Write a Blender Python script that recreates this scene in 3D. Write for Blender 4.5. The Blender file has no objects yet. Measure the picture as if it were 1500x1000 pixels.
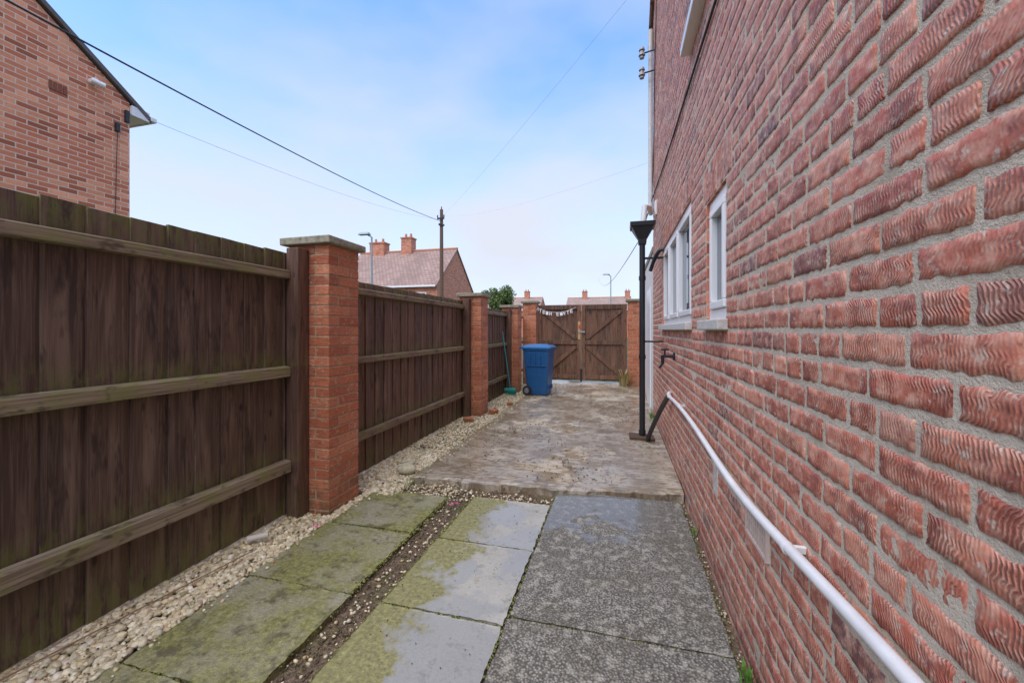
import bpy, bmesh, math, random
import numpy as np
from mathutils import Vector, Matrix
random.seed(7); rng=np.random.default_rng(11)
S=bpy.context.scene
S.view_settings.view_transform='Standard'; S.view_settings.look='None'; S.view_settings.exposure=0

# ---------------------------------------------------------------- node helpers
class M:
    def __init__(s,name):
        s.m=bpy.data.materials.new(name); s.m.use_nodes=True
        s.nt=s.m.node_tree; s.b=s.nt.nodes['Principled BSDF']
    def n(s,t,**k):
        x=s.nt.nodes.new(t)
        for a,v in k.items(): setattr(x,a,v)
        return x
    def put(s,sock,v):
        if hasattr(v,'links') : s.nt.links.new(v,sock)
        elif isinstance(v,(tuple,list)) and len(v)==3 and len(sock.default_value)==4: sock.default_value=(*v,1)
        else: sock.default_value=v
    def pos(s): return s.n('ShaderNodeNewGeometry').outputs['Position']
    def uv(s): return s.n('ShaderNodeUVMap').outputs[0]
    def isl(s): return s.n('ShaderNodeNewGeometry').outputs['Random Per Island']
    def mp(s,v,sc=(1,1,1),rot=(0,0,0),loc=(0,0,0)):
        x=s.n('ShaderNodeMapping'); s.put(x.inputs[0],v)
        x.inputs['Scale'].default_value=sc; x.inputs['Rotation'].default_value=rot; x.inputs['Location'].default_value=loc
        return x.outputs[0]
    def noise(s,v,sc,det=4,ro=.55,dist=0):
        x=s.n('ShaderNodeTexNoise'); s.put(x.inputs['Vector'],v)
        x.inputs['Scale'].default_value=sc; x.inputs['Detail'].default_value=min(det,3)
        x.inputs['Roughness'].default_value=ro; x.inputs['Distortion'].default_value=dist
        return x.outputs[0]
    def vor(s,v,sc,feat='F1',out=0):
        x=s.n('ShaderNodeTexVoronoi',feature=feat); s.put(x.inputs['Vector'],v); x.inputs['Scale'].default_value=sc
        return x.outputs[out]
    def ramp(s,f,st,interp='LINEAR'):
        x=s.n('ShaderNodeValToRGB'); s.put(x.inputs[0],f); cr=x.color_ramp; cr.interpolation=interp
        while len(cr.elements)<len(st): cr.elements.new(.5)
        for e,(p,c) in zip(cr.elements,st):
            e.position=p
            e.color=(c,c,c,1) if not isinstance(c,(tuple,list)) else (*c,1)
        return x.outputs[0]
    def mix(s,f,a,b,bl='MIX'):
        x=s.n('ShaderNodeMix',data_type='RGBA',blend_type=bl)
        s.put(x.inputs[0],f); s.put(x.inputs[6],a); s.put(x.inputs[7],b); return x.outputs[2]
    def ma(s,op,a,b=0,c=0,clamp=False):
        x=s.n('ShaderNodeMath',operation=op); x.use_clamp=clamp
        s.put(x.inputs[0],a); s.put(x.inputs[1],b); s.put(x.inputs[2],c); return x.outputs[0]
    def mr(s,v,a,b,c=0,d=1):
        x=s.n('ShaderNodeMapRange'); s.put(x.inputs[0],v)
        for i,q in enumerate((a,b,c,d)): x.inputs[i+1].default_value=q
        return x.outputs[0]
    def sep(s,v):
        x=s.n('ShaderNodeSeparateXYZ'); s.put(x.inputs[0],v); return x.outputs
    def bump(s,h,st=.5,dist=.01,nrm=None):
        x=s.n('ShaderNodeBump'); s.put(x.inputs['Height'],h); s.put(x.inputs['Strength'],st)
        x.inputs['Distance'].default_value=dist
        if nrm is not None: s.put(x.inputs['Normal'],nrm)
        return x.outputs[0]
    def fin(s,col=None,rough=None,nrm=None,**k):
        if col is not None: s.put(s.b.inputs['Base Color'],col)
        if rough is not None: s.put(s.b.inputs['Roughness'],rough)
        if nrm is not None: s.put(s.b.inputs['Normal'],nrm)
        for a,v in k.items(): s.put(s.b.inputs[a.replace('_',' ')],v)
        return s.m

def plain(name,c,r=.5,metal=0,nsc=20,amt=.25,bmp=.1):
    a=M(name); p=a.pos(); n=a.noise(p,nsc,5,.6)
    col=a.mix(a.mr(n,.3,.7,0,amt),c,tuple(x*.45 for x in c))
    return a.fin(col,r,a.bump(n,bmp,.005) if bmp>.06 else None,Metallic=metal)

# ---------------------------------------------------------------- materials
def mat_wallbrick():
    a=M('combed_brick'); uv=a.uv(); r=a.isl(); p=a.pos()
    x,y,z=a.sep(uv)
    lo=a.noise(uv,9,2,.5)
    n1=a.noise(uv,45,3,.6); n3=a.noise(uv,19,2,.5)
    amp=a.ma('MULTIPLY_ADD',lo,3.6,.0)
    wob=a.ma('SINE',a.ma('ADD',a.ma('MULTIPLY',y,2*math.pi/.055),a.ma('ADD',a.ma('MULTIPLY',r,80),a.ma('MULTIPLY',n3,7))))
    wob2=a.ma('SINE',a.ma('ADD',a.ma('MULTIPLY',y,2*math.pi/.023),a.ma('MULTIPLY',r,211)))
    tilt=a.ma('MULTIPLY',y,a.ma('MULTIPLY_ADD',a.ma('FRACT',a.ma('MULTIPLY',r,41)),600,-300))
    ph=a.ma('ADD',a.ma('MULTIPLY',x,2*math.pi/.0086),a.ma('MULTIPLY',wob,amp))
    ph=a.ma('ADD',ph,a.ma('MULTIPLY',wob2,.7)); ph=a.ma('ADD',ph,tilt)
    ph=a.ma('ADD',ph,a.ma('MULTIPLY',n1,6)); ph=a.ma('ADD',ph,a.ma('MULTIPLY',n3,7))
    rid=a.ma('MULTIPLY_ADD',a.ma('SINE',ph),.5,.5)
    st=a.ramp(a.ma('FRACT',a.ma('MULTIPLY',r,17.3)),[(0,.2),(.3,.75),(1,1)])
    wear=a.ramp(a.noise(uv,14,3,.6),[(.38,.15),(.56,1)])
    st=a.ma('MULTIPLY',st,wear)
    base=a.ramp(r,[(0,(.48,.125,.07)),(.2,(.64,.215,.13)),(.4,(.55,.15,.088)),(.55,(.72,.29,.175)),(.72,(.58,.165,.10)),(.86,(.44,.11,.075)),(.92,(.75,.39,.26)),(.965,(.30,.105,.085)),(1,(.15,.085,.085))])
    base=a.mix(a.mr(a.noise(uv,24,4,.65),.42,.66,0,.85),base,(.80,.45,.31))
    base=a.mix(a.ma('MULTIPLY',a.mr(a.noise(uv,11,4,.7),.52,.66),.8),base,(.27,.08,.06))
    gro=a.ma('MULTIPLY',a.ma('SUBTRACT',1,rid),a.ma('MULTIPLY',st,.75))  # groove shade put into the brick colour, along with slight dirt
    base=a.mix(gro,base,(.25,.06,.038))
    sm=a.ma('MULTIPLY',a.mr(a.noise(uv,33,4,.75),.57,.66),.7)
    base=a.mix(sm,base,(.64,.53,.41))
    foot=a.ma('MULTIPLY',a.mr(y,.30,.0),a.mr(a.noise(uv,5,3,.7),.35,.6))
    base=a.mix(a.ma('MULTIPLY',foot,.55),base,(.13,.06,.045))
    h=a.ma('ADD',a.ma('MULTIPLY',rid,st),a.ma('MULTIPLY',n1,.6))
    return a.fin(base,a.mr(n1,.3,.7,.42,.7),a.bump(h,.9,.0035))
def mat_mortar():
    a=M('mortar'); p=a.pos()
    n=a.noise(p,140,4,.75); n2=a.noise(p,7,4,.6)
    c=a.ramp(n2,[(.3,(.50,.42,.31)),(.5,(.66,.57,.435)),(.7,(.54,.46,.35))])
    c=a.mix(a.mr(n,.55,.75,0,.5),c,(.30,.24,.17))
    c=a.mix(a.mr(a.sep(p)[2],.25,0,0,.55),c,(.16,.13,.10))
    return a.fin(c,.9,a.bump(n,.9,.006))
def mat_uvbrick(name,c1,c2,mort,nsc=1.0,ms=.008):
    a=M(name); uv=a.uv()
    b=a.n('ShaderNodeTexBrick'); a.put(b.inputs['Vector'],uv); b.inputs['Scale'].default_value=1
    b.inputs['Brick Width'].default_value=.225; b.inputs['Row Height'].default_value=.075
    b.inputs['Mortar Size'].default_value=ms; b.inputs['Mortar Smooth'].default_value=.2
    b.inputs['Color1'].default_value=(0,0,0,1); b.inputs['Color2'].default_value=(1,1,1,1); b.inputs['Mortar'].default_value=(.5,.5,.5,1)
    mid=tuple((p+q)/2 for p,q in zip(c1,c2))
    c=a.ramp(b.outputs[0],[(0,tuple(v*.6 for v in c1)),(.18,c1),(.5,mid),(.8,c2),(1,tuple(min(1,v*1.2) for v in c2))])
    c=a.mix(a.mr(a.noise(uv,30,4,.7),.4,.8,0,.3),c,tuple(v*.5 for v in c1))
    c=a.mix(a.mr(a.noise(uv,.6,4,.6),.5,.75,0,.25),c,tuple(v*.6 for v in mid))
    c=a.mix(a.ma('MULTIPLY',b.outputs[1],.85),c,mort)
    return a.fin(c,.85,a.bump(a.ma('MULTIPLY',b.outputs[1],-1),.6,.006))
def mat_pierbrick():
    a=M('pier_brick'); p=a.pos(); r=a.isl()
    c=a.ramp(r,[(0,(.44,.12,.052)),(.3,(.58,.18,.08)),(.6,(.49,.14,.066)),(.85,(.64,.235,.115)),(1,(.34,.10,.05))])
    st=a.noise(a.mp(p,(12,12,75)),2.2,4,.75)
    c=a.mix(a.mr(st,.5,.68,0,.8),c,(.20,.06,.03))
    c=a.mix(a.mr(a.noise(p,26,4,.7),.56,.7,0,.6),c,(.66,.42,.26))
    z=a.sep(p)[2]
    g=a.ma('MULTIPLY',a.mr(z,.35,0),a.mr(a.noise(p,12,4,.7),.35,.6))
    c=a.mix(a.ma('MULTIPLY',g,.7),c,(.10,.10,.04))
    return a.fin(c,.75,a.bump(st,1,.009))
def mat_wood(name,dark,light,green=.5,zt=1.9,zb=.3):
    a=M(name); p=a.pos(); r=a.isl()
    q=a.n('ShaderNodeVectorMath',operation='ADD'); a.put(q.inputs[0],p)
    cx=a.n('ShaderNodeCombineXYZ'); a.put(cx.inputs[2],a.ma('MULTIPLY',r,37)); a.put(q.inputs[1],cx.outputs[0]); q=q.outputs[0]
    g=a.noise(a.mp(q,(45,45,1.6)),1.6,4,.65,.6)
    g2=a.noise(a.mp(q,(9,9,.9)),1.3,4,.6,.4)
    c=a.mix(r,tuple(v*.75 for v in dark),tuple(v*1.7 for v in dark))
    c=a.mix(a.mr(g,.44,.68,0,.7),c,light)
    c=a.mix(a.mr(g2,.52,.68,0,.7),c,tuple(v*1.3 for v in light))
    c=a.mix(a.mr(a.noise(a.mp(q,(14,14,3)),1,4,.8),.54,.66,0,.75),c,tuple(v*.4 for v in dark))
    kn=a.vor(a.mp(q,(9,9,3.2)),1.0)
    c=a.mix(a.mr(kn,.12,.06,0,.85),c,(.012,.008,.006))
    z=a.sep(p)[2]
    gm=a.ma('MAXIMUM',a.mr(z,zb,.02),a.mr(z,zt-.22,zt))
    for rz in (.42,1.1): gm=a.ma('MAXIMUM',gm,a.ma('MULTIPLY',a.ma('MULTIPLY',a.mr(z,rz+.13,rz),a.mr(z,rz-.02,rz)),.9))
    gm=a.ma('MULTIPLY',gm,a.mr(a.noise(a.mp(q,(14,14,5)),1.6,4,.7),.40,.56)); gm=a.ma('MULTIPLY',gm,green)
    c=a.mix(gm,c,(.145,.155,.035))
    return a.fin(c,.72,a.bump(g,.5,.006))
def mat_rail(name,base,light,green=.4):
    a=M(name); p=a.pos()
    g=a.noise(a.mp(p,(30,1.3,40)),1.7,4,.65,.5)
    c=a.mix(a.mr(g,.38,.64),base,light)
    c=a.mix(a.mr(a.noise(p,4,4,.75),.46,.60,0,green),c,(.20,.20,.055))
    c=a.mix(a.mr(a.noise(a.mp(p,(1,.5,1)),11,4,.8),.55,.65,0,.75),c,tuple(v*.35 for v in base))
    return a.fin(c,.75,a.bump(g,.55,.005))
def mat_slab_moss():
    a=M('mossy_slab'); p=a.pos()
    n=a.noise(p,3.2,4,.7); f=a.noise(p,70,4,.75)
    c=a.ramp(f,[(.3,(.25,.22,.15)),(.7,(.44,.41,.30))])
    moss=a.ramp(a.noise(p,38,4,.8),[(.3,(.085,.085,.02)),(.5,(.205,.20,.05)),(.68,(.35,.325,.10))])
    c=a.mix(a.mr(n,.34,.58,0.15,.9),c,moss)
    c=a.mix(a.mr(a.noise(p,8,4,.8),.52,.64,0,.75),c,(.09,.075,.035))
    return a.fin(c,a.mr(n,.35,.6,.4,.85),a.bump(f,.9,.012))
def mat_slab_grey():
    a=M('grey_slab'); p=a.pos(); x,y,z=a.sep(p); r=a.isl()
    f=a.noise(p,90,4,.75); n=a.noise(p,3.5,4,.6)
    c=a.ramp(f,[(.3,(.32,.30,.25)),(.7,(.44,.415,.35))])
    c=a.mix(a.mr(n,.4,.7,0,.5),c,(.50,.475,.40))
    c=a.mix(a.mr(a.noise(p,14,4,.8),.54,.66,0,.55),c,(.20,.18,.12))
    e=a.mr(a.ma('ADD',x,a.ma('MULTIPLY',a.ma('SUBTRACT',a.noise(p,4,4,.75),.5),.8)),-.86,-.96)
    moss=a.ramp(a.noise(p,40,4,.8),[(.3,(.10,.092,.028)),(.55,(.25,.23,.07)),(.72,(.38,.35,.14))])
    c=a.mix(a.ma('MULTIPLY',e,.9),c,moss)
    wet=a.ma('MULTIPLY',a.mr(a.noise(p,2.3,3,.55),.42,.48),a.ma('SUBTRACT',1,e))
    c=a.mix(a.ma('MULTIPLY',wet,.4),c,(.20,.19,.165))
    ro=a.ma('MULTIPLY_ADD',wet,-.54,.62)
    return a.fin(c,ro,a.bump(f,a.ma('MULTIPLY_ADD',wet,-.45,.5),.004))
def mat_slab_dark():
    a=M('exposed_aggregate_slab'); p=a.pos(); x,y,z=a.sep(p)
    v=a.vor(p,85); f=a.noise(p,110,3,.7)
    c=a.ramp(v,[(.1,(.50,.46,.37)),(.36,(.27,.245,.19)),(.62,(.085,.075,.055))])
    c=a.mix(a.mr(f,.42,.62,0,.7),c,(.15,.135,.105))
    c=a.mix(a.mr(a.noise(p,2.1,4,.7),.42,.62,0,.6),c,(.12,.103,.065))
    c=a.mix(a.mr(a.noise(p,17,4,.75),.51,.64,0,.65),c,(.45,.415,.33))
    yy=a.ma('ADD',y,a.ma('MULTIPLY',a.ma('SUBTRACT',a.noise(p,3.5,3,.6),.5),1.7))
    pud=a.mr(yy,2.78,2.92)
    xx=a.ma('ADD',x,a.ma('MULTIPLY',a.ma('SUBTRACT',a.noise(p,6,3,.6),.5),.45))
    pud=a.ma('MULTIPLY',pud,a.mr(xx,.42,.30))
    c=a.mix(a.ma('MULTIPLY',pud,.5),c,(.14,.13,.11))
    damp=a.mr(a.noise(p,2.0,3,.5),.38,.6,.5,.2)
    ro=a.mix(pud,damp,(.09,.09,.09))
    return a.fin(c,ro,a.bump(a.ma('MULTIPLY',v,-1),a.ma('MULTIPLY_ADD',pud,-.84,.92),.006))
def mat_drive():
    a=M('worn_concrete'); p=a.pos(); x,y,z=a.sep(p)
    f=a.noise(p,80,4,.75); st=a.noise(a.mp(p,(2.2,22,1)),1.6,4,.75,.4)
    c=a.ramp(f,[(.3,(.42,.345,.24)),(.7,(.62,.525,.39))])
    c=a.mix(a.mr(a.noise(p,1.2,4,.6),.45,.65,0,.7),c,(.52,.475,.395))
    c=a.mix(a.mr(st,.45,.60,0,.65),c,(.31,.24,.15))
    pn=a.ma('ADD',a.ma('MULTIPLY',a.noise(p,2.3,4,.78),.65),a.ma('MULTIPLY',st,.35))
    c=a.mix(a.mr(pn,.475,.545,0,.8),c,(.21,.14,.065))
    c=a.mix(a.mr(a.noise(p,12,4,.8),.53,.61,0,.75),c,(.12,.082,.042))
    edge=a.mr(a.ma('ADD',x,a.ma('MULTIPLY',a.noise(p,5,4,.7),.35)),-1.45,-1.62)
    c=a.mix(a.ma('MULTIPLY',edge,.6),c,(.24,.19,.07))
    wet=a.mr(a.noise(a.mp(p,(1,.7,1),loc=(3.1,1.2,0)),1.7,3,.6),.41,.50)
    c=a.mix(a.ma('MULTIPLY',wet,.4),c,(.23,.20,.155))
    ro=a.ma('MULTIPLY_ADD',wet,-.62,.72)
    h=a.ma('ADD',a.ma('MULTIPLY',st,1.5),f)
    return a.fin(c,ro,a.bump(h,a.ma('MULTIPLY_ADD',wet,-.46,.65),.01))
def mat_dirt():
    a=M('earth'); p=a.pos(); n=a.noise(p,35,4,.8)
    c=a.ramp(n,[(.3,(.06,.038,.022)),(.55,(.17,.115,.065)),(.75,(.31,.23,.14))])
    c=a.mix(a.mr(a.noise(p,5,4,.6),.5,.7,0,.5),c,(.12,.115,.04))
    return a.fin(c,a.mr(a.noise(p,6,3,.6),.4,.6,.3,.8),a.bump(n,1,.02))
def mat_stone(name,grey=0):
    a=M(name); r=a.isl(); p=a.pos()
    c=a.ramp(r,[(0,(.50,.38,.19)),(.14,(.76,.63,.39)),(.3,(.54,.45,.29)),(.45,(.84,.75,.54)),(.6,(.36,.29,.18)),(.74,(.72,.63,.44)),(.86,(.30,.25,.13)),(.95,(.88,.82,.66)),(1,(.42,.20,.11))])
    c=a.mix(a.mr(a.noise(p,60,3,.7),.5,.75,0,.4),c,(.34,.27,.14))
    c=a.mix(a.mr(a.noise(p,2.5,3,.6),.5,.66,0,.35),c,(.26,.23,.08))
    return a.fin(c,.5)
def mat_moss():
    a=M('moss'); r=a.isl()
    return a.fin(a.ramp(r,[(0,(.07,.09,.015)),(.5,(.16,.17,.035)),(1,(.26,.25,.07))]),.9)
def mat_roof(name,c1,c2,along='X'):
    a=M(name); uv=a.uv()
    b=a.n('ShaderNodeTexBrick'); a.put(b.inputs['Vector'],uv); b.inputs['Scale'].default_value=1
    b.inputs['Brick Width'].default_value=.33; b.inputs['Row Height'].default_value=.3; b.inputs['Mortar Size'].default_value=.02
    b.inputs['Color1'].default_value=(*c1,1); b.inputs['Color2'].default_value=(*c2,1); b.inputs['Mortar'].default_value=(*[v*.4 for v in c1],1)
    c=a.mix(a.mr(a.noise(uv,.5,4,.7),.4,.7,0,.5),b.outputs[0],tuple(v*.55 for v in c1))
    return a.fin(c,.8,a.bump(b.outputs[1],-.6,.02))

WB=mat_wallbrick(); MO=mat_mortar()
HB=mat_uvbrick('orange_brick',(.62,.18,.085),(.82,.34,.18),(.74,.60,.45),ms=.008)
HB2=mat_uvbrick('red_brick_wall',(.48,.13,.065),(.62,.21,.11),(.52,.42,.31))
PB=mat_pierbrick()
PM=plain('pier_mortar',(.48,.33,.205),.9,0,60,.6,.6)
CAP=plain('cap_concrete',(.36,.325,.235),.85,0,35,1,.5)
WD1=mat_wood('fence_board',(.064,.035,.023),(.175,.113,.082),.7,1.9)
WD2=mat_wood('fence_board_red',(.092,.041,.024),(.215,.122,.080),.6,1.8)
WG=mat_wood('gate_board',(.095,.042,.022),(.19,.10,.06),.15,3)
RL1=mat_rail('fence_rail',(.15,.108,.066),(.32,.25,.17),.6)
RL2=mat_rail('fence_rail_brown',(.13,.073,.043),(.26,.17,.108),.5)
PW=mat_wood('post_wood',(.09,.042,.025),(.16,.088,.06),.3,2.4)
SM=mat_slab_moss(); SG=mat_slab_grey(); SD=mat_slab_dark(); DR=mat_drive(); DI=mat_dirt(); ST=mat_stone('pebble'); MS=mat_moss()
UPVC=plain('white_upvc',(.84,.83,.81),.3,0,4,.06,.02)
PIPEW=plain('white_pipe',(.82,.80,.76),.35,0,9,.3,.05)
BLK=plain('black_plastic',(.018,.019,.022),.35,0,20,.3,.05)
GLS=M('window_glass').fin((.10,.12,.14),.04,Specular_IOR_Level=.8)
SILL=plain('sill_stone',(.65,.62,.55),.7,0,40,.5,.3)
CREAM=plain('cream_render',(.76,.72,.64),.85,0,8,.25,.4)
ROOF1=mat_roof('roof_tile',(.30,.19,.15),(.40,.265,.21))
ROOF2=mat_roof('roof_tile_far',(.32,.22,.175),(.42,.295,.235))
BLUE=plain('blue_bin_plastic',(.014,.10,.27),.38,0,12,.35,.05)
BLUEL=plain('blue_bin_lid',(.03,.15,.35),.32,0,12,.3,.05)
GREYP=plain('galvanised_steel',(.30,.36,.36),.5,.3,10,.3,.05)
POLEW=plain('pole_timber',(.17,.10,.06),.85,0,12,.7,.4)
CBL=plain('cable_black',(.03,.03,.035),.6,0,20,.2,0)
CBLG=plain('cable_grey',(.34,.38,.45),.6,0,20,.2,0)
TERR=plain('chimney_pot',(.52,.22,.12),.8)
YEL=plain('bare_timber',(.5,.33,.14),.6)
TEAL=plain('teal_plastic',(.03,.38,.34),.4)
WHT=plain('white_card',(.85,.85,.82),.6)
PINK=plain('pink_plastic',(.75,.06,.25),.5)
def mat_ground():
    a=M('grass_ground'); p=a.pos(); n=a.noise(p,1.2,4,.75)
    return a.fin(a.ramp(n,[(.3,(.04,.06,.02)),(.7,(.09,.12,.04))]),.95,a.bump(n,.5,.05))
GRD=mat_ground()
ASP=plain('asphalt',(.07,.07,.072),.85,0,60,.5,.4)

# ---------------------------------------------------------------- mesh helpers
def link(o,parent=None):
    S.collection.objects.link(o)
    if parent: o.parent=parent
    return o
def empty(name):
    e=bpy.data.objects.new(name,None); e.empty_display_size=.2; return link(e)
def fastmesh(name,V,F,mat,parent=None,uv=None,smooth=False):
    V=np.asarray(V,dtype=np.float32).reshape(-1,3); F=np.asarray(F,dtype=np.int32); k=F.shape[1]
    me=bpy.data.meshes.new(name); me.vertices.add(len(V)); me.vertices.foreach_set('co',V.ravel())
    me.loops.add(F.size); me.loops.foreach_set('vertex_index',F.ravel())
    me.polygons.add(len(F)); me.polygons.foreach_set('loop_start',np.arange(0,F.size,k,dtype=np.int32))
    me.polygons.foreach_set('loop_total',np.full(len(F),k,dtype=np.int32))
    if smooth: me.polygons.foreach_set('use_smooth',np.ones(len(F),dtype=bool))
    me.update(calc_edges=True)
    if uv is not None:
        l=me.uv_layers.new(name='UVMap'); l.data.foreach_set('uv',np.asarray(uv,dtype=np.float32)[F.ravel()].ravel())
    me.validate(); me.materials.append(mat)
    return link(bpy.data.objects.new(name,me),parent)
class B:
    """accumulates polygons; UVs are box-projected in metres"""
    def __init__(s): s.V=[]; s.F=[]
    def poly(s,pts):
        i=len(s.V); s.V+= [tuple(p) for p in pts]; s.F.append(tuple(range(i,i+len(pts)))); return s
    def hexa(s,p):
        i=len(s.V); s.V+=[tuple(q) for q in p]
        for f in ((3,2,1,0),(4,5,6,7),(0,1,5,4),(1,2,6,5),(2,3,7,6),(3,0,4,7)): s.F.append(tuple(i+k for k in f))
        return s
    def box(s,x0,x1,y0,y1,z0,z1,T=None,j=0):
        p=[(x0,y0,z0),(x1,y0,z0),(x1,y1,z0),(x0,y1,z0),(x0,y0,z1),(x1,y0,z1),(x1,y1,z1),(x0,y1,z1)]
        if j: p=[tuple(c+random.uniform(-j,j) for c in q) for q in p]
        if T is not None: p=[tuple(T@Vector(q)) for q in p]
        return s.hexa(p)
    def cyl(s,p0,p1,r0,r1=None,n=12,cap=True):
        r1=r0 if r1 is None else r1
        p0=Vector(p0);p1=Vector(p1);d=(p1-p0).normalized()
        a=d.orthogonal().normalized(); b=d.cross(a); i=len(s.V)
        for p,r in ((p0,r0),(p1,r1)):
            for k in range(n):
                t=2*math.pi*k/n; s.V.append(tuple(p+a*math.cos(t)*r+b*math.sin(t)*r))
        for k in range(n):
            m=(k+1)%n; s.F.append((i+k,i+m,i+n+m,i+n+k))
        if cap: s.F.append(tuple(i+k for k in range(n-1,-1,-1))); s.F.append(tuple(i+n+k for k in range(n)))
        return s
    def make(s,name,mat,parent=None,bevel=0,smooth=False,seg=2):
        me=bpy.data.meshes.new(name); me.from_pydata(s.V,[],s.F); me.update()
        l=me.uv_layers.new(name='UVMap')
        for pl in me.polygons:
            n=pl.normal
            for li in pl.loop_indices:
                v=me.vertices[me.loops[li].vertex_index].co
                if abs(n.z)>.85: u=(v.x,v.y)
                elif abs(n.x)>abs(n.y): u=(v.y,v.z if abs(n.z)<.3 else v.z/ max(.2,math.sqrt(1-n.z**2)))
                else: u=(v.x,v.z if abs(n.z)<.3 else v.z/max(.2,math.sqrt(1-n.z**2)))
                l.data[li].uv=u
        if smooth:
            for pl in me.polygons: pl.use_smooth=True
        me.materials.append(mat)
        o=link(bpy.data.objects.new(name,me),parent)
        if bevel:
            m=o.modifiers.new('b','BEVEL'); m.width=bevel; m.segments=seg; m.limit_method='ANGLE'
        return o
def tube(name,pts,r,mat,parent=None,res=4,smooth=True):
    c=bpy.data.curves.new(name,'CURVE'); c.dimensions='3D'; c.bevel_depth=r; c.bevel_resolution=res; c.resolution_u=8; c.use_fill_caps=True
    sp=c.splines.new('NURBS' if smooth else 'POLY'); sp.points.add(len(pts)-1)
    for q,p in zip(sp.points,pts): q.co=(*p,1)
    if smooth: sp.use_endpoint_u=True; sp.order_u=min(4,len(pts))
    c.materials.append(mat); return link(bpy.data.objects.new(name,c),parent)
def wire(name,p0,p1,sag,r,mat,parent=None):
    p0=Vector(p0);p1=Vector(p1); pts=[]
    for i in range(25):
        t=i/24; q=p0.lerp(p1,t); q.z-=4*sag*t*(1-t); pts.append(tuple(q))
    return tube(name,pts,r,mat,parent,1,False)

# ---------------------------------------------------------------- ground
B().poly([(-400,-200,-.06),(400,-200,-.06),(400,700,-.06),(-400,700,-.06)]).make('ground',GRD)
B().poly([(-60,12.5,-.052),(60,12.5,-.052),(60,19,-.052),(-60,19,-.052)]).make('road',ASP)
B().box(-60,60,12.35,12.5,-.055,.05).make('kerb',CAP)
B().poly([(-2.6,-2,-.03),(.56,-2,-.03),(.56,10.4,-.03),(-2.6,10.4,-.03)]).make('earth_bed',DI)

def slab(name,x0,x1,y0,y1,mat,tilt=0,zt=0.0):
    n=24; b=B(); V=[];F=[]
    def jit(i,j): 
        e=.004 if (i in(0,n) or j in(0,n)) else 0
        if (i in(0,n)) and (j in(0,n)): e=.01
        return random.uniform(-e,e),random.uniform(-e,e)
    for j in range(n+1):
        for i in range(n+1):
            a,c=jit(i,j); x=x0+(x1-x0)*i/n+a; y=y0+(y1-y0)*j/n+c
            V.append((x,y,zt+tilt*(x-x0)))
    for j in range(n):
        for i in range(n):
            k=j*(n+1)+i; F.append((k,k+1,k+n+2,k+n+1))
    ring=[i for i in range(n+1)]+[(j*(n+1)+n) for j in range(1,n+1)]+[n*(n+1)+i for i in range(n-1,-1,-1)]+[j*(n+1) for j in range(n-1,0,-1)]
    base=len(V)
    for k in ring: V.append((V[k][0],V[k][1],-.045))
    m=len(ring)
    for q in range(m): F.append((ring[q],base+q,base+(q+1)%m,ring[(q+1)%m])[::-1])
    b.V=V;b.F=F; return b.make(name,mat,bevel=.004)
for y0,y1,t in ((-.7,-.08,0),(-.06,.56,0),(.575,1.175,0),(1.19,1.78,.006),(1.80,2.42,-.006),(2.445,3.02,.004)):
    slab('mossy_paving_slab',-1.965+random.uniform(-.015,.015),-1.335+random.uniform(-.015,.015),y0,y1,SM,t,.002)
for y0,y1,t in ((-.7,-.08,0),(-.06,.54,0),(.555,1.165,0),(1.185,1.77,-.004),(1.79,2.415,.004),(2.44,3.09,-.004)):
    slab('grey_paving_slab',-1.14+random.uniform(-.012,.012),-.52,y0,y1,SG,t)
for y0,y1 in ((-1.2,.33),(.345,1.83),(1.848,3.38)):
    slab('aggregate_paving_slab',-.50,.455,y0,y1,SD,0,.004)
def drive():
    ny=60;nx=60; V=[];F=[]
    for j in range(ny+1):
        for i in range(nx+1):
            s=i/nx; t=(j/ny)**1.3
            x=-1.77+s*(.50+1.77); yf=3.27+.05*s+.17*s*s
            y=yf+(10.3-yf)*t
            if j==0: y+=random.uniform(-.012,.008)+.015*math.sin(i*.31)+.008*math.sin(i*.9)
            if i==0: x+=random.uniform(-.035,.02)
            z=.042+.006*math.sin(x*3+y*1.7)+random.uniform(-.0015,.0015)+.004*(y-3.3)
            if j==0: z-=.012
            V.append((x,y,z))
    for j in range(ny):
        for i in range(nx):
            k=j*(nx+1)+i; F.append((k,k+1,k+nx+2,k+nx+1))
    b0=len(V)
    for i in range(nx+1): x,y,z=V[i]; V.append((x+random.uniform(-.005,.005),y+random.uniform(-.008,.008),-.03))
    for i in range(nx): F.append((b0+i,b0+i+1,i+1,i))
    b1=len(V)
    for j in range(ny+1): x,y,z=V[j*(nx+1)]; V.append((x-.01,y,-.03))
    for j in range(ny): F.append((b1+j+1,b1+j,j*(nx+1),(j+1)*(nx+1)))
    b=B();b.V=V;b.F=F; b.make('concrete_driveway',DR)
drive()

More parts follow.
